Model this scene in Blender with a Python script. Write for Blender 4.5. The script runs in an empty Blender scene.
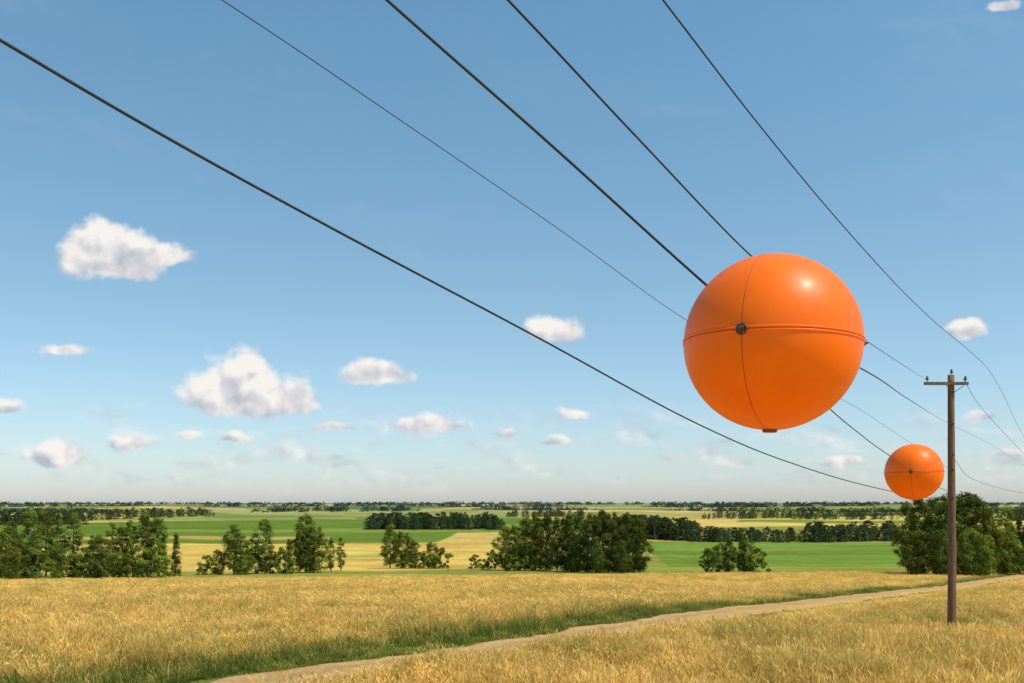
import bpy, bmesh, math, random
import numpy as np
from mathutils import Vector, Matrix

random.seed(7); rng = np.random.default_rng(7)
scene = bpy.context.scene
F = 1024*35/36.0
CZ = 4.3
HZ = 503.0

# ------------------------------------------------------------------ helpers
def link(o):
    scene.collection.objects.link(o); return o

def P(px, py, y):
    return Vector(((px-512)/F*y, y, CZ+(HZ-py)/F*y))

_d = np.array([1,10,20,25,30,40,50,60,80,100,150,200,250,300,400,500,700,1000,1500,2200,3500,6000,12000,40000],float)
_h = np.array([4.3,4.3,4.4,4.54,4.83,5.40,5.95,6.45,7.7,8.9,12,14.8,17.0,18.9,21.5,23,24.5,25,24.5,22,17,12,9,9],float)
_lt = np.linspace(0, math.log(40000), 2000)
_ht = np.interp(_lt, np.log(_d), _h)
_k = np.exp(-np.linspace(-2.2,2.2,61)**2); _k/=_k.sum()
_ht = np.convolve(np.pad(_ht,30,mode='edge'), _k, mode='valid')
def drop(y):
    return np.interp(np.log(np.maximum(y,1.0)), _lt, _ht)
def sstep(a,b,x):
    t=np.clip((x-a)/(b-a),0,1); return t*t*(3-2*t)
def H(x,y):
    x=np.asarray(x,float); y=np.asarray(y,float)
    A=np.minimum(0.0016*np.maximum(y,0),4.0)*sstep(60,350,y)
    und=A*(np.sin(x/(45+0.12*np.maximum(y,0))+y/170.0)+0.6*np.sin(x/(23+0.05*np.maximum(y,0))-y/90.0+1.3))
    small=0.05*np.sin(x*0.55+0.7*np.sin(y*0.31))*np.sin(y*0.43+1.1*np.sin(x*0.2))
    return CZ-drop(y)+und*0.7+small*sstep(-50,-20,y)*(1-sstep(100,300,y))
_yt=np.exp(np.linspace(math.log(20),math.log(30000),4000)); _vt=F*drop(_yt)/_yt
def inv_v(v):
    return float(np.interp(v, _vt[::-1], _yt[::-1]))
def G(px,py):
    y=inv_v(py-HZ); x=(px-512)/F*y
    return x,y,float(H(x,y))

def mesh_np(name, V, faces_flat, nper, mats=(), smooth=False):
    me=bpy.data.meshes.new(name)
    V=np.asarray(V,np.float32); ff=np.asarray(faces_flat,np.int32).ravel()
    nf=len(ff)//nper
    me.vertices.add(len(V)); me.vertices.foreach_set('co',V.ravel())
    me.loops.add(len(ff)); me.loops.foreach_set('vertex_index',ff)
    me.polygons.add(nf); me.polygons.foreach_set('loop_start',np.arange(0,len(ff),nper,dtype=np.int32))
    try: me.polygons.foreach_set('loop_total',np.full(nf,nper,np.int32))
    except Exception: pass
    if smooth: me.polygons.foreach_set('use_smooth',np.ones(nf,bool))
    me.update(calc_edges=True)
    for m in mats: me.materials.append(m)
    return me
def set_col(me,name,C):
    a=me.color_attributes.new(name,'FLOAT_COLOR','POINT')
    C=np.asarray(C,np.float32)
    if C.shape[1]==3: C=np.hstack([C,np.ones((len(C),1),np.float32)])
    a.data.foreach_set('color',C.ravel())

# ------------------------------------------------------------------ node helpers
class NT:
    def __init__(s,nt): s.nt=nt; s.n=nt.nodes; s.l=nt.links
    def new(s,t,**k):
        x=s.n.new(t)
        for a,b in k.items(): setattr(x,a,b)
        return x
    def put(s,sock,v):
        if isinstance(v,bpy.types.NodeSocket): s.l.new(v,sock)
        elif v is not None: sock.default_value=v
    def m(s,op,a,b=None,c=None,clamp=False):
        x=s.new('ShaderNodeMath',operation=op); x.use_clamp=clamp
        s.put(x.inputs[0],a)
        if b is not None: s.put(x.inputs[1],b)
        if c is not None: s.put(x.inputs[2],c)
        return x.outputs[0]
    def v(s,op,a,b=None,c=None):
        x=s.new('ShaderNodeVectorMath',operation=op)
        s.put(x.inputs[0],a)
        if b is not None: s.put(x.inputs[1],b)
        if c is not None: s.put(x.inputs[2],c)
        return x.outputs['Value'] if op in('LENGTH','DOT_PRODUCT') else x.outputs[0]
    def noise(s,vec,scale,detail=3,rough=.5,dist=0.0):
        x=s.new('ShaderNodeTexNoise'); s.put(x.inputs['Vector'],vec)
        x.inputs['Scale'].default_value=scale; x.inputs['Detail'].default_value=detail
        x.inputs['Roughness'].default_value=rough; x.inputs['Distortion'].default_value=dist
        return x.outputs['Fac'],x.outputs['Color']
    def mix(s,f,a,b,bt='MIX'):
        x=s.new('ShaderNodeMix',data_type='RGBA',blend_type=bt)
        s.put(x.inputs[0],f); s.put(x.inputs[6],a); s.put(x.inputs[7],b)
        return x.outputs[2]
    def ramp(s,f,stops):
        x=s.new('ShaderNodeValToRGB'); s.put(x.inputs[0],f)
        e=x.color_ramp.elements
        while len(e)<len(stops): e.new(0.5)
        for i,(p,c) in enumerate(stops):
            e[i].position=p; e[i].color=(*c,1) if len(c)==3 else c
        return x.outputs[0]
    def mr(s,f,a,b,c,d,t='LINEAR'):
        x=s.new('ShaderNodeMapRange',interpolation_type=t); s.put(x.inputs[0],f)
        for i,q in enumerate((a,b,c,d)): s.put(x.inputs[i+1],q)
        return x.outputs[0]
def newmat(name):
    m=bpy.data.materials.new(name); m.use_nodes=True
    t=NT(m.node_tree); b=m.node_tree.nodes['Principled BSDF']
    return m,t,b

# ------------------------------------------------------------------ materials
m_orange,t,b=newmat('orange_paint')
tc=t.new('ShaderNodeTexCoord').outputs['Object']
n1,_=t.noise(tc,3.5,5,.6); n2,_=t.noise(tc,60,3,.6)
c=t.mix(t.mr(n1,.35,.7,0,1),(.93,.170,.0008,1),(.84,.138,.0008,1))
c=t.mix(t.mr(n2,.64,.8,0,.14),c,(.45,.14,.02,1))
t.put(b.inputs['Base Color'],c)
t.put(b.inputs['Roughness'],t.mr(n1,.3,.7,.38,.48))
b.inputs['Specular IOR Level'].default_value=.22
b.inputs['Coat Weight'].default_value=.06; b.inputs['Coat Roughness'].default_value=.25
bp=t.new('ShaderNodeBump'); bp.inputs['Strength'].default_value=.05; bp.inputs['Distance'].default_value=.01
n3,_=t.noise(tc,9,3,.5); t.put(bp.inputs['Height'],n3); t.put(b.inputs['Normal'],bp.outputs[0])
m_seam,t,b=newmat('orange_seam')
b.inputs['Base Color'].default_value=(.45,.06,.002,1); b.inputs['Roughness'].default_value=.5
m_metal,t,b=newmat('dark_metal')
tc=t.new('ShaderNodeTexCoord').outputs['Object']; n1,_=t.noise(tc,80,3)
t.put(b.inputs['Base Color'],t.mix(n1,(.05,.03,.02,1),(.18,.12,.08,1)))
b.inputs['Metallic'].default_value=.5; b.inputs['Roughness'].default_value=.5
m_cable,t,b=newmat('cable_rubber')
b.inputs['Base Color'].default_value=(.012,.014,.018,1); b.inputs['Roughness'].default_value=.7
m_wood,t,b=newmat('weathered_wood')
tc=t.new('ShaderNodeTexCoord').outputs['Object']
sc=t.v('MULTIPLY',tc,(14,14,.8)); n1,_=t.noise(sc,1.5,6,.65)
n2,_=t.noise(tc,.7,3)
c=t.ramp(n1,[(.3,(.06,.034,.018)),(.55,(.19,.112,.062)),(.75,(.30,.19,.11))])
c=t.mix(t.mr(n2,.4,.7,0,.4),c,(.10,.07,.05,1))
t.put(b.inputs['Base Color'],c); b.inputs['Roughness'].default_value=.9
m_ins,t,b=newmat('insulator_porcelain')
b.inputs['Base Color'].default_value=(.09,.05,.035,1); b.inputs['Roughness'].default_value=.25

def leafmat(name,dark,light):
    m,t,b=newmat(name)
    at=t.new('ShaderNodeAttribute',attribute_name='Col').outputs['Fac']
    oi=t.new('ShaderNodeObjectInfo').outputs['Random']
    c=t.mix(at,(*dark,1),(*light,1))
    hs=t.new('ShaderNodeHueSaturation'); t.put(hs.inputs['Color'],c)
    t.put(hs.inputs['Hue'],t.mr(oi,0,1,.48,.51)); t.put(hs.inputs['Value'],t.mr(oi,0,1,.75,1.25))
    c=hs.outputs[0]
    t.n.remove(b)
    d=t.new('ShaderNodeBsdfDiffuse'); tr=t.new('ShaderNodeBsdfTranslucent')
    t.put(d.inputs[0],c); t.put(tr.inputs[0],t.mix(1,c,(1.4,1.4,.5,1),'MULTIPLY'))
    mx=t.new('ShaderNodeMixShader'); mx.inputs[0].default_value=.33
    t.l.new(d.outputs[0],mx.inputs[1]); t.l.new(tr.outputs[0],mx.inputs[2])
    t.l.new(mx.outputs[0],t.n['Material Output'].inputs[0])
    return m
m_leaf=leafmat('foliage',(.055,.085,.014),(.23,.275,.05))
m_leaf_dark=leafmat('foliage_dark',(.032,.056,.013),(.14,.18,.036))
m_leaf_far=leafmat('foliage_far_hazed',(.040,.068,.036),(.075,.11,.048))  # leaf colour shifted bluish to paint in distance haze
m_leaf_vfar=leafmat('foliage_very_far_hazed',(.05,.085,.078),(.075,.115,.10))  # stronger painted haze: leaves paler and bluer towards the horizon
m_bark,t,b=newmat('bark')
tc=t.new('ShaderNodeTexCoord').outputs['Object']; n1,_=t.noise(tc,4,4)
t.put(b.inputs['Base Color'],t.mix(n1,(.06,.05,.04,1),(.34,.31,.27,1))); b.inputs['Roughness'].default_value=.9

def grassmat(name,hshift):
    m,t,b=newmat(name)
    ca=t.new('ShaderNodeAttribute',attribute_name='Col').outputs['Color']
    pos=t.new('ShaderNodeNewGeometry').outputs['Position']
    n1,_=t.noise(t.v('MULTIPLY',pos,(1,.6,1)),.16,6,.7)
    oi=t.new('ShaderNodeObjectInfo').outputs['Random']
    hs=t.new('ShaderNodeHueSaturation'); t.put(hs.inputs['Color'],ca)
    t.put(hs.inputs['Hue'],t.mr(n1,.3,.7,.5-hshift,.5+hshift))
    t.put(hs.inputs['Value'],t.m('MULTIPLY',t.mr(n1,.35,.65,1.22,.80),t.mr(oi,0,1,.76,1.24)))
    c=hs.outputs[0]
    t.n.remove(b)
    d=t.new('ShaderNodeBsdfDiffuse'); tr=t.new('ShaderNodeBsdfTranslucent')
    t.put(d.inputs[0],c); t.put(tr.inputs[0],c)
    mx=t.new('ShaderNodeMixShader'); mx.inputs[0].default_value=.4
    t.l.new(d.outputs[0],mx.inputs[1]); t.l.new(tr.outputs[0],mx.inputs[2])
    t.l.new(mx.outputs[0],t.n['Material Output'].inputs[0])
    return m
m_gold=grassmat('dry_grass',.012)
m_green=grassmat('green_grass',.015)

# ground
m_ground,t,b=newmat('field_ground')
ca=t.new('ShaderNodeAttribute',attribute_name='Col').outputs['Color']
pos=t.new('ShaderNodeNewGeometry').outputs['Position']
n1,_=t.noise(pos,.02,5,.6); n2,_=t.noise(pos,.25,5,.65); n3,_=t.noise(pos,2.5,4,.7)
n4,_=t.noise(t.v('MULTIPLY',pos,(.35,.02,.1)),1.0,3,.6)
n5,_=t.noise(t.v('MULTIPLY',pos,(.004,.05,.1)),1.0,3,.6)
hs=t.new('ShaderNodeHueSaturation'); t.put(hs.inputs['Color'],ca)
t.put(hs.inputs['Hue'],t.mr(n1,.3,.7,.488,.512))
vv=t.m('MULTIPLY',t.mr(n1,.3,.7,.84,1.18),t.m('MULTIPLY',t.mr(n2,.3,.7,.82,1.18),t.mr(n3,.3,.7,.82,1.18)))
vv=t.m('MULTIPLY',vv,t.mr(n4,.35,.65,.93,1.07)); vv=t.m('MULTIPLY',vv,t.mr(n5,.35,.65,.85,1.15))
t.put(hs.inputs['Value'],vv); t.put(b.inputs['Base Color'],hs.outputs[0])
b.inputs['Roughness'].default_value=1; b.inputs['Specular IOR Level'].default_value=0.0
bp=t.new('ShaderNodeBump'); bp.inputs['Strength'].default_value=.6; bp.inputs['Distance'].default_value=.12
t.put(bp.inputs['Height'],n3); t.put(b.inputs['Normal'],bp.outputs[0])

m_road,t,b=newmat('dirt_road')
uv=t.new('ShaderNodeAttribute',attribute_name='Col').outputs['Color']
sx=t.new('ShaderNodeSeparateColor'); t.put(sx.inputs[0],uv)
pos=t.new('ShaderNodeNewGeometry').outputs['Position']
n1,_=t.noise(pos,.6,5,.6); n2,_=t.noise(pos,5,6,.75); n3,_=t.noise(pos,30,3,.6)
c=t.mix(t.mr(n1,.3,.7,0,1),(.46,.275,.115,1),(.60,.385,.185,1))
c=t.mix(t.mr(n2,.42,.65,0,.7),c,(.30,.17,.07,1))
c=t.mix(t.mr(n3,.6,.75,0,.6),c,(.60,.45,.28,1))
g=t.m('MULTIPLY',sx.outputs[0],t.mr(n2,.35,.6,.2,1.0),clamp=True)
c=t.mix(t.m('MULTIPLY',g,.7),c,(.27,.225,.055,1))
t.put(b.inputs['Base Color'],c); b.inputs['Roughness'].default_value=1; b.inputs['Specular IOR Level'].default_value=0.0
bp=t.new('ShaderNodeBump'); bp.inputs['Strength'].default_value=1; bp.inputs['Distance'].default_value=.08
t.put(bp.inputs['Height'],n2); t.put(b.inputs['Normal'],bp.outputs[0])

# ------------------------------------------------------------------ road path
ctrl=np.array([(-52,-48),(-21,-2),(-11.6,15),(-6.4,25),(-3.3,30.5),(1.6,38.8),(9.6,52),(25.2,76),(51.0,117),(96,190),(150,262),(230,350)],float)
def catmull(c,n=14):
    out=[]
    c=np.vstack([2*c[0]-c[1],c,2*c[-1]-c[-2]])
    for i in range(1,len(c)-2):
        p0,p1,p2,p3=c[i-1:i+3]
        for k in range(n):
            u=k/n
            out.append(.5*((2*p1)+(-p0+p2)*u+(2*p0-5*p1+4*p2-p3)*u*u+(-p0+3*p1-3*p2+p3)*u**3))
    out.append(c[-2]); return np.array(out)
RP=catmull(ctrl,12)
def road_sd(x,y):
    """signed distance: + = left of the road"""
    x=np.asarray(x,float).ravel(); y=np.asarray(y,float).ravel()
    best=np.full(x.shape,1e9); sg=np.ones(x.shape)
    Q=RP[::3]
    for a,bq in zip(Q[:-1],Q[1:]):
        d=bq-a; L=d@d
        tt=np.clip(((x-a[0])*d[0]+(y-a[1])*d[1])/L,0,1)
        ex=x-a[0]-tt*d[0]; ey=y-a[1]-tt*d[1]
        dd=np.hypot(ex,ey); cr=d[0]*ey-d[1]*ex
        k=dd<best; best[k]=dd[k]; sg[k]=np.sign(cr[k])
    return best*sg
HW=1.5

# ------------------------------------------------------------------ ground
ys=np.concatenate([np.linspace(-80,16,20),np.exp(np.linspace(math.log(18),math.log(35000),430))])
tt=np.concatenate([np.linspace(-6,-1.05,24),np.linspace(-1,1,900),np.linspace(1.05,6,24)])
W=0.62*np.maximum(ys,0)+24
X=tt[None,:]*W[:,None]; Y=np.repeat(ys[:,None],len(tt),1)
Xf=X.ravel(); Yf=Y.ravel(); Zf=H(Xf,Yf)
nr,nc=X.shape
idx=np.arange(nr*nc).reshape(nr,nc)
fc=np.stack([idx[:-1,:-1],idx[:-1,1:],idx[1:,1:],idx[1:,:-1]],-1).reshape(-1,4)
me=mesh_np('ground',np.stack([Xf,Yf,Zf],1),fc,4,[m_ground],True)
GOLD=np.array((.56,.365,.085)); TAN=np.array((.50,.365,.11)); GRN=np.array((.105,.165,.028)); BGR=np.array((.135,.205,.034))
OLV=np.array((.22,.22,.05)); HAZE_TAN=np.array((.40,.345,.17)); HAZE_GRN=np.array((.14,.19,.08))  # far tan and far green carry distance haze in their colour
Ys=np.maximum(Yf,1)
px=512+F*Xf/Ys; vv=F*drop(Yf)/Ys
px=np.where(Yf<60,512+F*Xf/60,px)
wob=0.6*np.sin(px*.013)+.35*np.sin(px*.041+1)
py=HZ+vv+wob
C=np.tile(OLV,(len(Xf),1))
def paint(x0,x1,y0,y1,col,sl=0.0,soft=0.5,skew=0.0):
    yy=py+sl*(px-512); xx=px+skew*(py-540)
    w=sstep(y0-soft,y0+soft,yy)*(1-sstep(y1-soft,y1+soft,yy))*sstep(x0-2,x0+2,xx)*(1-sstep(x1-2,x1+2,xx))
    C[:]=C*(1-w[:,None])+np.asarray(col)*w[:,None]
rr=random.Random(11)
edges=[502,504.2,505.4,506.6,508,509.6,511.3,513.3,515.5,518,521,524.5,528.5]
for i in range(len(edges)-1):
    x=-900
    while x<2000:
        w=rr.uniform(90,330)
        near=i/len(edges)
        col=rr.choice([HAZE_TAN,HAZE_GRN,HAZE_TAN,HAZE_GRN*.85,np.array((.10,.15,.08))])*(1-near)+rr.choice([TAN,BGR,TAN,GRN,OLV])*near
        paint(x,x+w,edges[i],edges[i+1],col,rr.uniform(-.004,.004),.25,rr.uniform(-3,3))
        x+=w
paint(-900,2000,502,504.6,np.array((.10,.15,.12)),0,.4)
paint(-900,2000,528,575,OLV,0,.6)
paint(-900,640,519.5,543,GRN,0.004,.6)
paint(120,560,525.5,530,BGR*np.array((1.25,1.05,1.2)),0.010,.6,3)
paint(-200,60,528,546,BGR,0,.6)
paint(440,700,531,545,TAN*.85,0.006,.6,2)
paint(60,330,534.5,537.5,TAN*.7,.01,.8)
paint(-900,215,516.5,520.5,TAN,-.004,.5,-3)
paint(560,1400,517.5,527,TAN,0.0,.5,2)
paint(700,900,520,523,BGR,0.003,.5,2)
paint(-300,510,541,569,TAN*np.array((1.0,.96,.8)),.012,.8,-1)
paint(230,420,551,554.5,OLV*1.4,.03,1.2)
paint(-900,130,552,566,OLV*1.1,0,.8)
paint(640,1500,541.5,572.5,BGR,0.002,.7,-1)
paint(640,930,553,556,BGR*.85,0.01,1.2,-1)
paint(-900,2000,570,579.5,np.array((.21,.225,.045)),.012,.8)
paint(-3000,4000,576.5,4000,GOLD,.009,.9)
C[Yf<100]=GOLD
near=(Yf<400)&(np.abs(Xf)<420)
sd=np.full(len(Xf),99.0); sd[near]=road_sd(Xf[near],Yf[near])
nzz=0.7*np.sin(Xf*.5+Yf*.33)+.5*np.sin(Xf*1.3-Yf*.7)
wl=sstep(0,1.2,sd)*(1-sstep(4.2,6.0,sd+nzz)); wr=((sd<0)*(1-sstep(1.9,3.0,-sd+.5*nzz)))
VER=np.array((.13,.16,.030))
C=C*(1-wl[:,None])+VER*wl[:,None]
wr=wr*.7; C=C*(1-wr[:,None])+VER*wr[:,None]
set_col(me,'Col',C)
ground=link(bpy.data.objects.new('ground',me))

# road mesh
d=np.gradient(RP,axis=0); d/=np.linalg.norm(d,axis=1)[:,None]
s=np.r_[0,np.cumsum(np.linalg.norm(np.diff(RP,axis=0),axis=1))]
ss=np.arange(0,s[-1],.35)
RX=np.interp(ss,s,RP[:,0]); RY=np.interp(ss,s,RP[:,1]); DX=np.interp(ss,s,d[:,0]); DY=np.interp(ss,s,d[:,1])
K=17; o=np.linspace(-1,1,K)
V=[];CC=[]
jit=np.convolve(rng.normal(0,.22,(len(ss)+2)),[.25,.5,.25],mode='valid'); jit2=np.convolve(rng.normal(0,.22,(len(ss)+2)),[.25,.5,.25],mode='valid')
for i in range(len(ss)):
    q=ss[i]
    wa_=HW+0.16*math.sin(q*.8)+.1*math.sin(q*2.3+1)+jit[i]; wb_=HW+0.16*math.sin(q*.7+2)+.1*math.sin(q*1.9)+jit2[i]
    off=np.where(o<0,o*wa_,o*wb_)
    x=RX[i]-DY[i]*off; y=RY[i]+DX[i]*off
    lift=.03+.15*sstep(28,55,RY[i])+.0003*max(RY[i],0)
    z=H(x,y)+lift-.035*np.exp(-((np.abs(o)-.52)/.16)**2)*(RY[i]<120)
    z=np.where(np.abs(o)>.99,z-lift-.05,z)
    V.append(np.stack([x,y,z],1))
    mid=np.exp(-(o/.2)**2)*.95+sstep(.78,1,np.abs(o))*.9
    CC.append(np.stack([mid,mid*0,mid*0],1))
idx=np.arange(len(ss)*K).reshape(-1,K)
fc=np.stack([idx[:-1,:-1],idx[1:,:-1],idx[1:,1:],idx[:-1,1:]],-1).reshape(-1,4)[:,::-1]
me=mesh_np('dirt_road',np.vstack(V),fc,4,[m_road],True); set_col(me,'Col',np.vstack(CC))
link(bpy.data.objects.new('dirt_road',me))

# ------------------------------------------------------------------ scatter via geometry nodes
def scatter(name,pts,rot,scl,ind,protos):
    col=bpy.data.collections.new(name+'_source')
    for o in protos: col.objects.link(o)
    me=bpy.data.meshes.new(name); me.vertices.add(len(pts))
    me.vertices.foreach_set('co',np.asarray(pts,np.float32).ravel())
    a=me.attributes.new('rot','FLOAT_VECTOR','POINT'); a.data.foreach_set('vector',np.asarray(rot,np.float32).ravel())
    a=me.attributes.new('scl','FLOAT_VECTOR','POINT'); a.data.foreach_set('vector',np.asarray(scl,np.float32).ravel())
    a=me.attributes.new('ind','INT','POINT'); a.data.foreach_set('value',np.asarray(ind,np.int32))
    ob=link(bpy.data.objects.new(name,me))
    ng=bpy.data.node_groups.new(name,'GeometryNodeTree')
    ng.interface.new_socket('Geometry',in_out='INPUT',socket_type='NodeSocketGeometry')
    ng.interface.new_socket('Geometry',in_out='OUTPUT',socket_type='NodeSocketGeometry')
    N=ng.nodes;L=ng.links
    gi=N.new('NodeGroupInput');go=N.new('NodeGroupOutput')
    ci=N.new('GeometryNodeCollectionInfo'); ci.inputs['Collection'].default_value=col
    ci.inputs['Separate Children'].default_value=True; ci.inputs['Reset Children'].default_value=True
    ip=N.new('GeometryNodeInstanceOnPoints'); ip.inputs['Pick Instance'].default_value=True
    def na(n,t):
        q=N.new('GeometryNodeInputNamedAttribute'); q.data_type=t; q.inputs['Name'].default_value=n
        return [s for s in q.outputs if s.enabled][0]
    er=N.new('FunctionNodeEulerToRotation')
    L.new(na('rot','FLOAT_VECTOR'),er.inputs[0]); L.new(er.outputs[0],ip.inputs['Rotation'])
    L.new(na('scl','FLOAT_VECTOR'),ip.inputs['Scale']); L.new(na('ind','INT'),ip.inputs['Instance Index'])
    L.new(gi.outputs[0],ip.inputs['Points']); L.new(ci.outputs[0],ip.inputs['Instance']); L.new(ip.outputs[0],go.inputs[0])
    md=ob.modifiers.new('scatter','NODES'); md.node_group=ng
    return ob

def tuft(name,mat,nb,rad,h0,h1,w,base,tip,head,seed):
    r=np.random.default_rng(seed); V=[];Fc=[];C=[];n=0
    for i in range(nb):
        a=r.uniform(0,6.283); q=rad*math.sqrt(r.uniform(0,1)); bx,by=q*math.cos(a),q*math.sin(a)
        h=r.uniform(h0,h1); la=r.uniform(0,6.283); ln=r.uniform(.05,.32)*h+ .05*h
        dx,dy=math.cos(la)*ln+.07*h,math.sin(la)*ln
        wa=r.uniform(0,6.283); wx,wy=math.cos(wa)*w/2,math.sin(wa)*w/2
        pr=[(0,0,1.0),(.35,.5,.8),(.75,.86,.6)]
        k=r.uniform(.7,1.2); hd=r.uniform()<head
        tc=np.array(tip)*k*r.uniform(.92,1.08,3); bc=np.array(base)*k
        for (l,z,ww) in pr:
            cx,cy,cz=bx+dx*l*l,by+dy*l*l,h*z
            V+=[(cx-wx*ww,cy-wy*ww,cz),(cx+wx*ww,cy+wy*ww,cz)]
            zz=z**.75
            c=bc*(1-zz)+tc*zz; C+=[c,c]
        V+=[(bx+dx,by+dy,h)]; C+=[tc]
        Fc+=[(n,n+1,n+3),(n,n+3,n+2),(n+2,n+3,n+5),(n+2,n+5,n+4),(n+4,n+5,n+6)]
        n+=7
        if hd:
            s=w*1.5; hl=.16*h
            ex,ey=bx+dx*.9,by+dy*.9
            V+=[(ex,ey,h*.88),(ex-wx/w*s,ey-wy/w*s,h*.95),(ex+wx/w*s,ey+wy/w*s,h*.95),(ex+dx*.25,ey+dy*.25,h*.88+hl)]
            hc=np.minimum(tc*np.array((1.1,1.05,1.1)),.95); C+=[hc]*4
            Fc+=[(n,n+2,n+1),(n+1,n+2,n+3)]; n+=4
    me=mesh_np(name,V,np.array(Fc),3,[mat]); set_col(me,'Col',np.array(C))
    return bpy.data.objects.new(name,me)
gold=[tuft('dry_tuft_%d'%i,m_gold,36,.30,.34,.76,.019,(.27,.19,.04),(.87,.60,.165),.65,i) for i in range(4)]  # olive blade bases, also darkened to paint in shadow within the grass
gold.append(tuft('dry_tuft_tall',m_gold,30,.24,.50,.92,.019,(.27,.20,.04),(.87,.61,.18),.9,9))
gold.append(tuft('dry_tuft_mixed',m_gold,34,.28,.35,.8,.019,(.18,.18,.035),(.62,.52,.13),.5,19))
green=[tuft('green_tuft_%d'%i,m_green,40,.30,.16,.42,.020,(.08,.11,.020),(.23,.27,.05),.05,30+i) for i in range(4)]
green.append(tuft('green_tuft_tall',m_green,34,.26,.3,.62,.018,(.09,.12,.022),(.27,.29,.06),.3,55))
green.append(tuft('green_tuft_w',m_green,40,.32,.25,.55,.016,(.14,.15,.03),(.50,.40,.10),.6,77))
pole_xy=((951.5-512)/F*40,40.0)

def gen(y0,y1,dens,u=.62):
    area=(y1*y1-y0*y0)*u
    n=int(area*dens)
    y=np.sqrt(rng.uniform(y0*y0,y1*y1,n)); x=rng.uniform(-u,u,n)*y
    return x,y
GP=[];GR=[];GS=[];NP_=[];NR=[];NS=[]
for (y0,y1,dn,sw,sh) in [(18,34,12,1.0,1.0),(34,60,7,1.25,.95),(60,110,2.8,1.9,.85),(110,215,1.05,2.9,.75)]:
    x,y=gen(y0,y1,dn)
    sd=road_sd(x,y); z=H(x,y)
    vpy=HZ+F*drop(y)/y+.009*(F*x/y)
    nz=0.7*np.sin(x*.5+y*.33)+.5*np.sin(x*1.3-y*.7)+rng.normal(0,.5,len(x))
    isroad=np.abs(sd)<HW-.05+.12*sw+rng.uniform(-.25,.35,len(x))
    isroad&=~((np.abs(sd)<.28)&(rng.uniform(0,1,len(x))<.5)&(np.sin(x*.7+y*.4)>-.2)&(y<75))
    grn=((sd>0)&(sd<4.6+nz))|((sd<0)&(sd>-2.5+.4*nz))|(rng.uniform(0,1,len(x))<.03)
    grn|=(rng.uniform(0,1,len(x))<.6*sstep(.62,.95,.5+.5*np.sin(x*.16+2*np.sin(y*.05))*np.sin(y*.21+1.5*np.sin(x*.07))))
    grn|=(sd>0)&(y<34)&(rng.uniform(0,1,len(x))<.6*(1-sstep(26,34,y)))
    inside=np.ones(len(x),bool) if y0<100 else vpy>577.3
    for sel,Pp,Rr,Ss in [(inside&~isroad&~grn,GP,GR,GS),(inside&~isroad&grn,NP_,NR,NS)]:
        k=np.where(sel)[0]; n=len(k)
        Pp.append(np.stack([x[k],y[k],z[k]-.02],1))
        Rr.append(np.stack([rng.normal(0,.08,n),rng.normal(0.05,.08,n),rng.uniform(0,6.28,n)],1))
        hs_=rng.uniform(.7,1.15,n)*sh*(1+.16*np.sin(x[k]*.21+1.3*np.sin(y[k]*.17))+.14*np.sin(x[k]*.9+y[k]*.6))
        sk=sd[k]; far=sstep(28,50,y[k])
        hl=.40+.60*sstep(1.5,3.4,sk)
        hr=(.40-.22*far)+(.60+.22*far)*sstep(1.8+.6*far,3.2+5.0*far,-sk)
        hs_*=np.where(sk>0,hl,hr)
        hs_*=np.where(np.abs(sk)<1,.35,1)
        # trodden, mown patch around the pole
        dp=np.hypot(x[k]-pole_xy[0]+.6,(y[k]-pole_xy[1]+2.0)*.42)
        hs_*=.16+.84*sstep(.9,2.2,dp+rng.uniform(-.2,.2,n))
        Ss.append(np.stack([rng.uniform(.85,1.2,n)*sw,rng.uniform(.85,1.2,n)*sw,hs_],1))
GP,GR,GS,NP_,NR,NS=[np.vstack(q) for q in (GP,GR,GS,NP_,NR,NS)]
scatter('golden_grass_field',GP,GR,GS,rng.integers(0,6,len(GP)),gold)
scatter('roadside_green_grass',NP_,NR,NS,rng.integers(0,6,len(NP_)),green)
print('tufts',len(GP),len(NP_))

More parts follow.
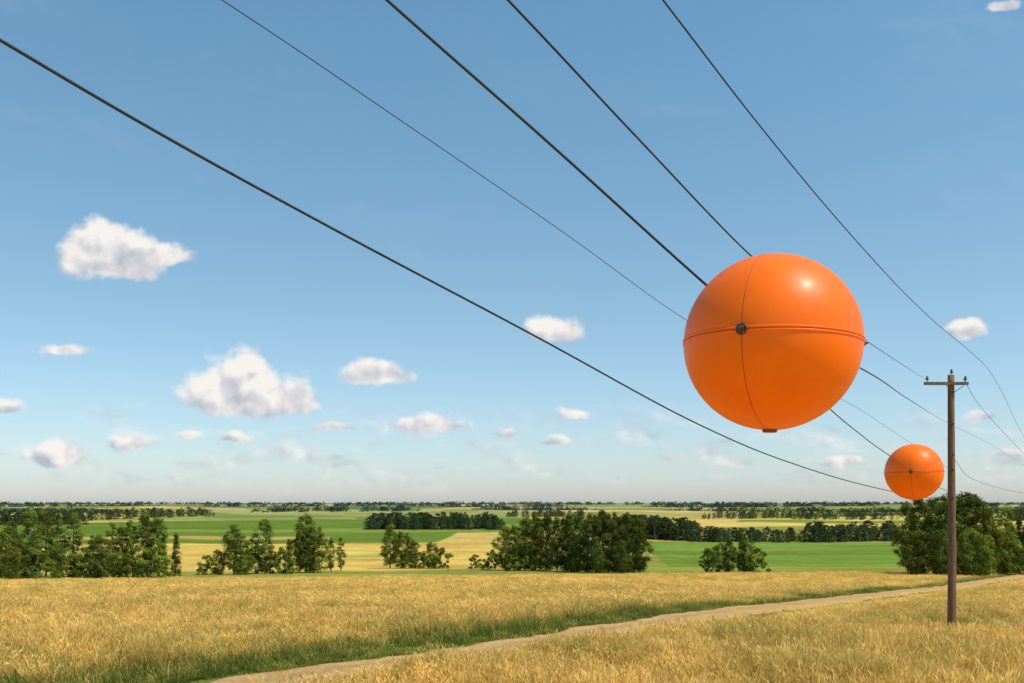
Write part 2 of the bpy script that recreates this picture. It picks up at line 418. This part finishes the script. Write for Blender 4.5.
# ------------------------------------------------------------------ trees
def cyl(V,Fc,p0,p1,r0,r1,n=7):
    p0=np.array(p0,float);p1=np.array(p1,float); a=p1-p0; a/=np.linalg.norm(a)+1e-9
    u=np.cross(a,(0,0,1) if abs(a[2])<.9 else (1,0,0)); u/=np.linalg.norm(u); w=np.cross(a,u)
    b=len(V)
    for (p,r) in ((p0,r0),(p1,r1)):
        for k in range(n):
            q=2*math.pi*k/n; V.append(p+r*(math.cos(q)*u+math.sin(q)*w))
    for k in range(n):
        Fc.append((b+k,b+(k+1)%n,b+n+(k+1)%n,b+n+k))
def tree_mesh(name,seed,h,wd,shape,mat,nclu=70,nleaf=75,leaf=.30,t0=.12):
    r=np.random.default_rng(seed); V=[];Fc=[]
    pts=[np.array((0,0,-.4))]
    for k in range(1,7):
        f=k/6; pts.append(np.array((r.normal(0,.012*h)*f,r.normal(0,.012*h)*f,h*.93*f)))
    tr=.017*h
    for k in range(6): cyl(V,Fc,pts[k],pts[k+1],tr*(1-k/6.3),tr*(1-(k+1)/6.3))
    def env(f):
        if shape=='cone': return (1-f)**.8*(.25+.75*min(1,f/.1+.3))
        if shape=='oval': return math.sin(math.pi*min(1,max(0,(f*.84+.12))))**.6
        if shape=='birch': return (min(1,.45+f*1.5))*max(0,(1-f**3.0))**.6+.08
        if shape=='round': return math.sqrt(max(0,1-(2*f-1.0)**2))*.8+.2
        if shape=='bush': return math.sqrt(max(0,1-f**2.2))
        return 1
    cl=[];
    lob=[(r.uniform(0,6.28),r.uniform(.1,.9),r.uniform(.1,.35)) for _ in range(5)]
    for k in range(nclu):
        f=r.uniform(0,1)**1.0; zz=h*(t0+(1-t0)*f)
        R=env(f)*wd/2; a=r.uniform(0,6.28)
        m=1-.22*r.uniform()
        for (la,lf,ls) in lob: m+=ls*math.exp(-((f-lf)/.16)**2)*math.cos(a-la)
        q=R*m*(r.uniform(.15,1)**.55)
        c=np.array((q*math.cos(a),q*math.sin(a),zz+r.normal(0,.02*h)))
        cl.append((c,f))
        if k%3==0 and q>.3:
            base=np.array((0,0,max(.1*h,zz-.45*q-.05*h))); j=min(5,int(base[2]/(h*.93)*6)); base[:2]=pts[j][:2]
            midp=(base+c)/2+np.array((0,0,-.06*q))
            cyl(V,Fc,base,midp,.006*h,.004*h,5); cyl(V,Fc,midp,c,.004*h,.0015*h,5)
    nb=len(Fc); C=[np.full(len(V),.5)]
    LV=[];n0=len(V)
    csz=.070*h*(wd/h/.5)**.5
    for (c,f) in cl:
        n=int(nleaf*r.uniform(.5,1.4)); rad=csz*r.uniform(.6,1.35)*(1-.2*f)
        dr=r.normal(0,1,(n,3)); dr/=np.linalg.norm(dr,axis=1)[:,None]
        p=c+dr*rad*(r.uniform(0,1,(n,1))**.5)*np.array((1.15,1.15,.9))
        out=p*np.array((1,1,0)); out/=np.linalg.norm(out,axis=1)[:,None]+.01
        nm=dr*.7+out*.35+r.normal(0,.45,(n,3))+np.array((0,0,.35)); nm/=np.linalg.norm(nm,axis=1)[:,None]
        ax=np.cross(nm,r.normal(0,1,(n,3))); ax/=np.linalg.norm(ax,axis=1)[:,None]; ay=np.cross(nm,ax)
        s=leaf*r.uniform(.5,1.2,(n,1))
        q=np.stack([p-ax*s*.5,p-ay*s*.32,p+ax*s*.5,p+ay*s*.32],1)
        LV.append(q.reshape(-1,3))
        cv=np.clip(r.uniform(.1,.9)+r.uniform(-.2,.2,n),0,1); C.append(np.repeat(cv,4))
    LV=np.vstack(LV); LV[:,2]=np.maximum(LV[:,2],.02)
    V=np.vstack([np.array(V),LV]); nl=len(LV)//4
    lf=(np.arange(nl*4)+n0).reshape(-1,4)
    me=mesh_np(name,V,np.vstack([np.array(Fc),lf]),4,[m_bark,mat])
    mi=np.zeros(nb+nl,np.int32); mi[nb:]=1; me.polygons.foreach_set('material_index',mi)
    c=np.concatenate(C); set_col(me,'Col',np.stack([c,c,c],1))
    return me
TM={
 'oval':[tree_mesh('tree_oval%d'%i,100+i,12,5.4,'birch',m_leaf,110,75,.32,.09) for i in range(5)],
 'round':[tree_mesh('tree_round%d'%i,200+i,9,7.0,'round',m_leaf,110,80,.33,.04) for i in range(3)],
 'dark':[tree_mesh('tree_dark%d'%i,300+i,12,7.0,'birch',m_leaf_dark,140,85,.34,.03) for i in range(4)],
 'slim':[tree_mesh('tree_slim%d'%i,400+i,12,3.2,'birch',m_leaf,75,65,.29,.12) for i in range(3)],
 'cone':[tree_mesh('tree_cone%d'%i,500+i,10,4.0,'cone',m_leaf_dark,90,70,.28,.03) for i in range(2)],
 'bush':[tree_mesh('bush%d'%i,600+i,3.5,5.0,'bush',m_leaf,45,80,.28,.03) for i in range(2)],
}
HH={'oval':12.3,'round':9.3,'dark':12.3,'slim':12.3,'cone':10,'bush':3.7}
NM={'oval':'birch_tree','round':'willow_tree','dark':'oak_tree','slim':'poplar_tree','cone':'spruce_tree','bush':'bush'}
tr_=random.Random(5)
def plant(px,base,top,kind,w=1.0):
    x,y,z=G(px,base); h=(base-top)/F*y*1.12; s=h/HH[kind]
    o=bpy.data.objects.new(NM[kind],tr_.choice(TM[kind])); link(o)
    o.location=(x,y,z-.05); o.scale=(s*w*.90,s*w*.90,s); o.rotation_euler=(0,0,tr_.uniform(0,6.28))
spec=[(-45,578,533,'dark'),(-22,579,526,'oval'),(2,579,530,'round',1.1),(12,578,527,'oval'),(20,578,543,'bush'),(30,578,518,'oval',1.15),(46,577,517,'oval',1.1),(60,577,525,'slim'),(74,577,519,'slim',1.2),(58,578,546,'round'),
(90,577,548,'bush',1.3),(98,578,539,'round'),(112,577,528,'slim',1.2),(122,577,532,'oval'),(133,577,524,'slim',1.2),(146,577,521,'oval',1.15),(159,577,524,'oval',1.1),(152,578,550,'bush',1.2),(176,576,538,'cone'),(106,578,556,'bush'),(38,579,552,'bush'),(12,580,550,'round'),(84,578,556,'bush'),(128,578,556,'bush'),
(206,575,557,'bush'),(219,575,552,'round'),(234,575,531,'oval',1.25),(241,575,539,'round'),(265,574,525,'oval',1.2),(258,574,548,'bush'),(289,573,541,'slim'),(283,574,550,'bush'),(306,573,521,'oval',1.25),(314,573,530,'round'),(300,573,536,'oval'),(331,572,542,'slim',1.3),(341,571,541,'slim',1.3),
(390,569,530,'oval',1.2),(402,569,536,'round'),(412,569,543,'round'),(431,569,545,'round'),(440,569,550,'bush'),(422,569,554,'bush'),
(476,569,556,'bush'),(492,570,552,'bush'),(506,571,531,'oval',1.25),(514,571,530,'round'),(525,571,523,'oval',1.1),(535,571,520,'oval',1.1),(546,571,522,'dark'),(557,572,524,'oval'),(568,572,521,'dark'),(580,572,519,'dark'),(592,573,520,'dark'),(603,573,518,'dark'),(615,573,521,'dark'),(627,573,520,'dark'),(639,573,524,'dark'),(520,571,545,'bush'),(574,573,546,'dark'),(598,574,546,'dark'),(622,574,544,'dark'),
(708,573,551,'round'),(719,573,546,'round'),(729,573,543,'dark'),(741,573,537,'cone'),(747,573,544,'round'),(756,573,551,'bush'),
(908,575,512,'oval',1.1),(920,576,505,'dark',.85),(934,576,506,'oval',1.2),(948,577,503,'dark'),(964,577,502,'oval',1.2),(975,577,505,'dark'),(988,577,516,'oval'),(916,577,535,'round'),(940,578,535,'dark'),(968,578,534,'round'),(984,578,540,'round'),
(1001,576,535,'round'),(1008,575,516,'oval'),(1019,575,526,'cone'),(1030,575,528,'dark'),(1045,575,520,'dark'),(1012,576,545,'bush'),(1070,575,525,'oval')]
for s_ in spec: plant(*s_)

# distant tree rows
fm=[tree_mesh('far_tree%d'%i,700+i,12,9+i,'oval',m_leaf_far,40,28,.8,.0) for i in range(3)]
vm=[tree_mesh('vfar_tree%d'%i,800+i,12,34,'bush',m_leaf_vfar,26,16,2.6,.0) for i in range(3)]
def row(name,segs,meshes,lo=.65,hi=1.12):
    Pt=[];R=[];S=[]
    for (x0,y0,x1,y1,hm,n,dep) in segs:
        for k in range(n):
            f=tr_.random(); px_=x0+(x1-x0)*f; py_=y0+(y1-y0)*f
            x,y,_=G(px_,py_); y+=tr_.uniform(-.2,1)*dep*y; x=(px_-512)/F*y
            e=min(1,.45+6*min(f,1-f)); s=hm/12*tr_.uniform(lo,hi)*e
            Pt.append((x,y,float(H(x,y))-.3)); R.append((0,0,tr_.uniform(0,6.28))); w=s*tr_.uniform(.9,1.4); S.append((w,w,s))
    scatter(name,Pt,R,S,[tr_.randrange(3) for _ in Pt],[bpy.data.objects.new(m.name,m) for m in meshes])
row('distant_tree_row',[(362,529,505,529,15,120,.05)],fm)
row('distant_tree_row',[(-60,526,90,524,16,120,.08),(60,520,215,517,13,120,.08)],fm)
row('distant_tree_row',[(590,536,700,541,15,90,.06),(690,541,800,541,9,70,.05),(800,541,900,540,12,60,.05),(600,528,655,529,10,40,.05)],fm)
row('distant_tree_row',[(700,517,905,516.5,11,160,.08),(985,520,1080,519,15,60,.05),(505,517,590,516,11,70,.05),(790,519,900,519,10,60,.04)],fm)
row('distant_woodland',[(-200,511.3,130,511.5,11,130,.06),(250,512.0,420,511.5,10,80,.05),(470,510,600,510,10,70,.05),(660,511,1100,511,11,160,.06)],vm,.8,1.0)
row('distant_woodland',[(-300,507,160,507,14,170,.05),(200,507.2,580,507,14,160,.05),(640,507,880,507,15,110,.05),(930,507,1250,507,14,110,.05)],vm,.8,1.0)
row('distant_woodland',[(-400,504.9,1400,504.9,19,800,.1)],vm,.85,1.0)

# ------------------------------------------------------------------ marker balls
def obj_from_bm(name,bm,mat,parent,smooth=True):
    me=bpy.data.meshes.new(name); bm.to_mesh(me); bm.free(); me.materials.append(mat)
    if smooth:
        for p in me.polygons: p.use_smooth=True
    o=link(bpy.data.objects.new(name,me)); o.parent=parent; return o
def band(R0,R1,half,n=160,mat=Matrix()):
    bm=bmesh.new(); prof=[(R0,-half),(R1-.15*(R1-R0),-half),(R1,-half*.55),(R1,half*.55),(R1-.15*(R1-R0),half),(R0,half)]
    rings=[]
    for i in range(n):
        a=2*math.pi*i/n
        rings.append([bm.verts.new(mat@Vector((r*math.cos(a),r*math.sin(a),z))) for r,z in prof])
    for i in range(n):
        A=rings[i];B=rings[(i+1)%n]
        for j in range(len(prof)-1): bm.faces.new((A[j],B[j],B[j+1],A[j+1]))
    return bm
def marker_ball(loc,R,hub_az,tilt):
    e=link(bpy.data.objects.new('aerial_marker_ball',None)); e.location=loc; e.rotation_euler=tilt
    for nm,sg in (('upper_shell',1),('lower_shell',-1)):
        bm=bmesh.new(); rings=[]
        N=144;M=40
        for j in range(M):
            a=math.radians(.35)+(math.pi/2-math.radians(.35))*j/M
            rings.append([bm.verts.new((R*math.cos(a)*math.cos(2*math.pi*i/N),R*math.cos(a)*math.sin(2*math.pi*i/N),sg*R*math.sin(a))) for i in range(N)])
        top=bm.verts.new((0,0,sg*R))
        for j in range(M-1):
            for i in range(N):
                f=(rings[j][i],rings[j][(i+1)%N],rings[j+1][(i+1)%N],rings[j+1][i]); bm.faces.new(f if sg>0 else f[::-1])
        for i in range(N):
            f=(rings[-1][i],rings[-1][(i+1)%N],top); bm.faces.new(f if sg>0 else f[::-1])
        obj_from_bm(nm,bm,m_orange,e)
    for nm,z in (('flange_upper',.0075),('flange_lower',-.0075)):
        o=obj_from_bm(nm,band(R*.985,R*1.009,.0052),m_orange,e); o.location.z=z
    obj_from_bm('flange_gasket',band(R*.98,R*1.001,.003),m_seam,e)
    Mx=Matrix.Rotation(hub_az,4,'Z')@Matrix.Rotation(math.pi/2,4,'X')
    obj_from_bm('meridian_seam',band(R*.99,R*1.003,.0022,mat=Mx),m_seam,e)
    for k,az in enumerate((hub_az,hub_az+math.pi,hub_az+math.pi*.62)):
        sc=1.0 if k<2 else .7
        rot=Matrix.Rotation(az,4,'Z')@Matrix.Rotation(math.pi/2,4,'Y')
        bm=bmesh.new()
        for (r0,r1,dz,z0) in ((.030,.027,.010,.002),(.019,.017,.022,.014),(.011,.008,.014,.030)):
            bmesh.ops.create_cone(bm,cap_ends=True,segments=20 if r0>.02 else 6,radius1=r0*sc,radius2=r1*sc,depth=dz*sc,matrix=rot@Matrix.Translation((0,0,R*.998+z0*sc)))
        for a in (0,1,2,3):
            q=a*math.pi/2+.5
            bmesh.ops.create_icosphere(bm,subdivisions=2,radius=.0065*sc,matrix=rot@Matrix.Translation((.023*sc*math.cos(q),.023*sc*math.sin(q),R*.998+.008*sc)))
        obj_from_bm('cable_clamp_%d'%k,bm,m_metal,e,False)
    bm=bmesh.new()
    bmesh.ops.create_cone(bm,cap_ends=True,segments=20,radius1=.034,radius2=.040,depth=.018,matrix=Matrix.Translation((0,0,-R-.003)))
    obj_from_bm('drain_plug',bm,m_metal,e,False)
    return e
b1=P(772,342.8,5.0); b2=P(914,472,15.7)
marker_ball(b1,.438,math.radians(-90-14.8-18),(math.radians(0),math.radians(1.5),0))
marker_ball(b2,.440,math.radians(-90-22-6),(0,math.radians(-2),0))

# ------------------------------------------------------------------ cables
def cable(pts,rad):
    cu=bpy.data.curves.new('power_line_cable','CURVE'); cu.dimensions='3D'; cu.bevel_depth=rad; cu.bevel_resolution=2
    cu.resolution_u=24
    sp=cu.splines.new('BEZIER'); sp.bezier_points.add(len(pts)-1)
    for bpnt,p in zip(sp.bezier_points,pts):
        bpnt.co=P(*p)
        bpnt.handle_left_type=bpnt.handle_right_type='AUTO'
    cu.materials.append(m_cable)
    link(bpy.data.objects.new('power_line_cable',cu))
cable([(250,-124,3.9),(387,0,4.15),(550,144,4.6),(704,283,5.02),(772,342,5.15),(800,377,8.2),(830,409,11),(860,434,13.4),(890,456,15.7),(914,472,16.2),(945,490,26),(985,502,45),(1062,500,90)],.0066)
cable([(400,-112,4.4),(508,0,4.8),(630,130,6),(748,253,8),(810,303,11),(865,340,17),(925,379,40)],.0062)
cable([(100,-78,7.4),(222,0,8),(400,120,10),(560,230,13),(683,318,17),(775,371,22),(845,401,27),(900,436,32),(951,470,39.85)],.0046)
cable([(810,345,5.2),(862,369,7.5),(905,397,14),(950,424,39.85),(1000,450,60),(1062,492,90)],.0055)
cable([(600,-82,5.3),(663,0,6),(760,126,8),(860,245,12),(925,313,18),(975,356,27),(988,369,30),(1024,437,50),(1062,495,90)],.0058)
cable([(-150,-50,3.1),(0,40,3.4),(150,128,3.9),(300,211,4.6),(520,328,6.2),(700,425,8.8),(800,466,12),(890,491,17.5),(951,498,39.85)],.0066)
cable([(963,379,40),(985,412,55),(1062,492,90)],.010)
cable([(951,455,40),(975,480,55),(1062,500,90)],.010)

# ------------------------------------------------------------------ poles
def pole(x,y,top,rt,rb,arm_l,arm_r,arm_z):
    zb=float(H(x,y))
    e=link(bpy.data.objects.new('utility_pole',None)); e.location=(x,y,zb)
    bm=bmesh.new(); n=24; lv=28; rings=[]
    hgt=top-zb; rq=random.Random(3)
    for j in range(lv+1):
        f=j/lv; r=rb+(rt-rb)*f
        rings.append([bm.verts.new(((r*(1+.03*math.sin(3*a+j*.4)+rq.uniform(-.015,.015)))*math.cos(a)+.02*math.sin(f*5),r*math.sin(a),-.5+(hgt+.5)*f)) for a in [2*math.pi*i/n for i in range(n)]])
    for j in range(lv):
        for i in range(n): bm.faces.new((rings[j][i],rings[j][(i+1)%n],rings[j+1][(i+1)%n],rings[j+1][i]))
    bm.faces.new(rings[-1]); obj_from_bm('pole_shaft',bm,m_wood,e)
    az=arm_z-zb
    bm=bmesh.new(); bmesh.ops.create_cube(bm,size=1,matrix=Matrix.Translation(((arm_l+arm_r)/2,-rt-.05,az))@Matrix.Diagonal((arm_r-arm_l,.10,.12,1)))
    bmesh.ops.bevel(bm,geom=bm.edges[:],offset=.012,segments=2,affect='EDGES'); obj_from_bm('crossarm',bm,m_wood,e,False)
    bm=bmesh.new()
    for xe in (arm_l*.3,arm_r*.75):
        p0=Vector((xe,-rt-.11,az-.04)); p1=Vector((0,-rt-.03,az-.38)); dv=p1-p0
        bmesh.ops.create_cone(bm,cap_ends=True,segments=8,radius1=.014,radius2=.014,depth=dv.length,matrix=Matrix.Translation((p0+p1)/2)@dv.to_track_quat('Z','Y').to_matrix().to_4x4())
    obj_from_bm('arm_brace',bm,m_metal,e)
    for k,(ix,iz,iy) in enumerate(((arm_l+.12,az+.06,-rt-.05),(arm_r-.12,az+.06,-rt-.05),(0,hgt,0))):
        bm=bmesh.new(); prof=[(.015,0),(.015,.07),(.06,.075),(.07,.10),(.035,.12),(.06,.135),(.055,.165),(.03,.18),(.045,.20),(.03,.235),(0.002,.24)]
        rings=[[bm.verts.new((ix+r*math.cos(2*math.pi*i/16),iy+r*math.sin(2*math.pi*i/16),iz+z)) for i in range(16)] for r,z in prof]
        for A,B in zip(rings[:-1],rings[1:]):
            for i in range(16): bm.faces.new((A[i],A[(i+1)%16],B[(i+1)%16],B[i]))
        obj_from_bm('insulator_%d'%k,bm,m_ins,e)
    bm=bmesh.new()
    for pz in (424,455,470,498):
        zz=CZ+(HZ-pz)/F*y-zb
        if 0<zz<hgt: bmesh.ops.create_cone(bm,cap_ends=True,segments=12,radius1=.035,radius2=.03,depth=.12,matrix=Matrix.Translation((0,-(rb+rt)/2-.02,zz))@Matrix.Rotation(math.pi/2,4,'X'))
    if len(bm.verts): obj_from_bm('spool_insulators',bm,m_ins,e)
    else: bm.free()
pt=P(951.5,375,40)
pole(pt.x,40,pt.z,.125,.175,-1.17,.60,P(951,384,40).z)
p2=P(1062,492,90)
pole(p2.x,90,p2.z+.3,.115,.165,-.9,.9,p2.z)

# ------------------------------------------------------------------ light + world
L=Vector((.44,-.20,.80)).normalized()
el=math.asin(L.z); az=math.atan2(L.x,L.y)
sun=bpy.data.lights.new('sun','SUN'); sun.energy=4.7; sun.angle=math.radians(.53); sun.color=(1,.90,.73)
so=link(bpy.data.objects.new('sun',sun)); so.rotation_euler=L.to_track_quat('Z','Y').to_euler(); so.location=(20,-10,40)
w=bpy.data.worlds.new('World'); scene.world=w; w.use_nodes=True
try:
    w.cycles.sampling_method='MANUAL'; w.cycles.sample_map_resolution=256
except Exception as ex: print(ex)
t=NT(w.node_tree); t.n.clear()
out=t.new('ShaderNodeOutputWorld')
sky=t.new('ShaderNodeTexSky'); sky.sky_type='NISHITA'; sky.sun_disc=False; sky.sun_elevation=el; sky.sun_rotation=az
sky.air_density=1.0; sky.dust_density=.6; sky.ozone_density=1.2; sky.altitude=100
dirv=t.new('ShaderNodeTexCoord').outputs['Generated']
sp=t.new('ShaderNodeSeparateXYZ'); t.put(sp.inputs[0],dirv)
tint=t.ramp(sp.outputs[2],[(0,(.70,.76,.94)),(.07,(.70,.79,.87)),(.2,(.72,.85,.83)),(.42,(.68,.96,.92)),(1,(.62,.92,.95))])
skc=t.mix(1.0,sky.outputs[0],tint,'MULTIPLY')
bg=t.new('ShaderNodeBackground'); bg.inputs[1].default_value=.15
skc=t.v('SCALE',skc)
skc.node.inputs['Scale'].default_value=1.10
t.l.new(skc,bg.inputs[0])
yy=t.m('MAXIMUM',sp.outputs[1],.02)
u=t.m('DIVIDE',sp.outputs[0],yy); wv=t.m('DIVIDE',sp.outputs[2],yy)
cb=t.new('ShaderNodeCombineXYZ'); t.put(cb.inputs[0],u); t.put(cb.inputs[1],wv); uv=cb.outputs[0]
_,dc=t.noise(uv,24,4,.5); dd=t.v('MULTIPLY',t.v('SUBTRACT',dc,(.5,.5,.5)),(.022,.016,0))
uvd=t.v('ADD',uv,dd)
nA,_=t.noise(uv,32,5,.52)
clouds=[(98,244,46,34),(126,252,44,28),(174,251,28,15),(232,380,50,40),(256,388,56,34),(288,394,40,20),(366,370,30,18),(386,371,34,15),(553,325,36,19),(66,347,38,11),(8,404,24,10),
(425,421,46,13),(505,431,24,8),(578,411,26,9),(555,439,24,8),(968,326,30,13),(985,413,26,11),(1003,3,26,8),(58,449,44,19),(130,441,36,11),(190,433,24,8),(235,439,26,8),(335,425,38,8),(845,460,36,9),(1005,451,34,9)]
dens=None; hgt=None
for (cx,cy,rx,ry) in clouds:
    cu_,cw_=(cx-512)/F,(HZ-cy)/F
    q=t.v('MULTIPLY',t.v('SUBTRACT',uvd,(cu_,cw_-ry*.40/F,0)),(F/rx,F/ry*.8,0))
    s2=t.new('ShaderNodeSeparateXYZ'); t.put(s2.inputs[0],q)
    yq=t.m('MAXIMUM',s2.outputs[1],t.m('MULTIPLY',s2.outputs[1],-2.0))
    f=t.m('SUBTRACT',1.0,t.m('SQRT',t.m('ADD',t.m('MULTIPLY',s2.outputs[0],s2.outputs[0]),t.m('MULTIPLY',yq,yq))))
    if ry<13: f=t.m('SUBTRACT',t.m('MULTIPLY',f,.75),.08)
    elif ry>22: f=t.m('ADD',f,.08)
    ind=t.m('MULTIPLY',t.m('GREATER_THAN',f,-.3),s2.outputs[1])
    dens=f if dens is None else t.m('MAXIMUM',dens,f)
    hgt=ind if hgt is None else t.m('MAXIMUM',hgt,ind)
dn=t.m('ADD',dens,t.m('MULTIPLY',t.m('SUBTRACT',nA,.5),1.35))
alpha=t.mr(dn,.02,.42,0,.98,'SMOOTHSTEP')
uv2=t.v('MULTIPLY',uv,(11,34,1)); nB,_=t.noise(uv2,1.0,6,.6,.3)
band_=t.m('MULTIPLY',t.mr(wv,.004,.03,0,1,'SMOOTHSTEP'),t.mr(wv,.06,.11,1,0,'SMOOTHSTEP'))
al2=t.m('MULTIPLY',t.mr(nB,.46,.68,0,.70,'SMOOTHSTEP'),band_)
uv3=t.v('MULTIPLY',uv,(3,7,1)); nC,_=t.noise(uv3,1.0,4,.6,.4)
al3=t.mr(nC,.5,.8,0,.08,'SMOOTHSTEP')
al2=t.m('MAXIMUM',al2,al3)
front=t.m('GREATER_THAN',sp.outputs[1],.05)
alpha=t.m('MULTIPLY',t.m('MAXIMUM',alpha,al2),front)
nE,_=t.noise(uv,32,3,.45)
nD,_=t.noise(t.v('ADD',uv,(.005,.009,0)),32,3,.45)
rel=t.m('SUBTRACT',nE,nD)
sh=t.m('ADD',t.m('MULTIPLY',hgt,.72),t.m('ADD',.40,t.m('MULTIPLY',rel,2.6)))
cc=t.ramp(sh,[(0,(.46,.51,.58)),(.4,(.68,.68,.71)),(.85,(.94,.90,.85))])
bg2=t.new('ShaderNodeBackground'); t.put(bg2.inputs[0],cc); bg2.inputs[1].default_value=1.0
mx=t.new('ShaderNodeMixShader'); t.put(mx.inputs[0],alpha); t.l.new(bg.outputs[0],mx.inputs[1]); t.l.new(bg2.outputs[0],mx.inputs[2])
t.l.new(mx.outputs[0],out.inputs[0])

# ------------------------------------------------------------------ camera
cam=bpy.data.cameras.new('camera'); cam.lens=35; cam.sensor_width=36; cam.clip_start=.05; cam.clip_end=100000
cam.shift_y=(HZ-341.5)/1024
co=link(bpy.data.objects.new('camera',cam)); co.location=(0,0,CZ); co.rotation_euler=(math.radians(90),0,0)
scene.camera=co
scene.view_settings.view_transform='Standard'; scene.view_settings.look='None'; scene.view_settings.exposure=0
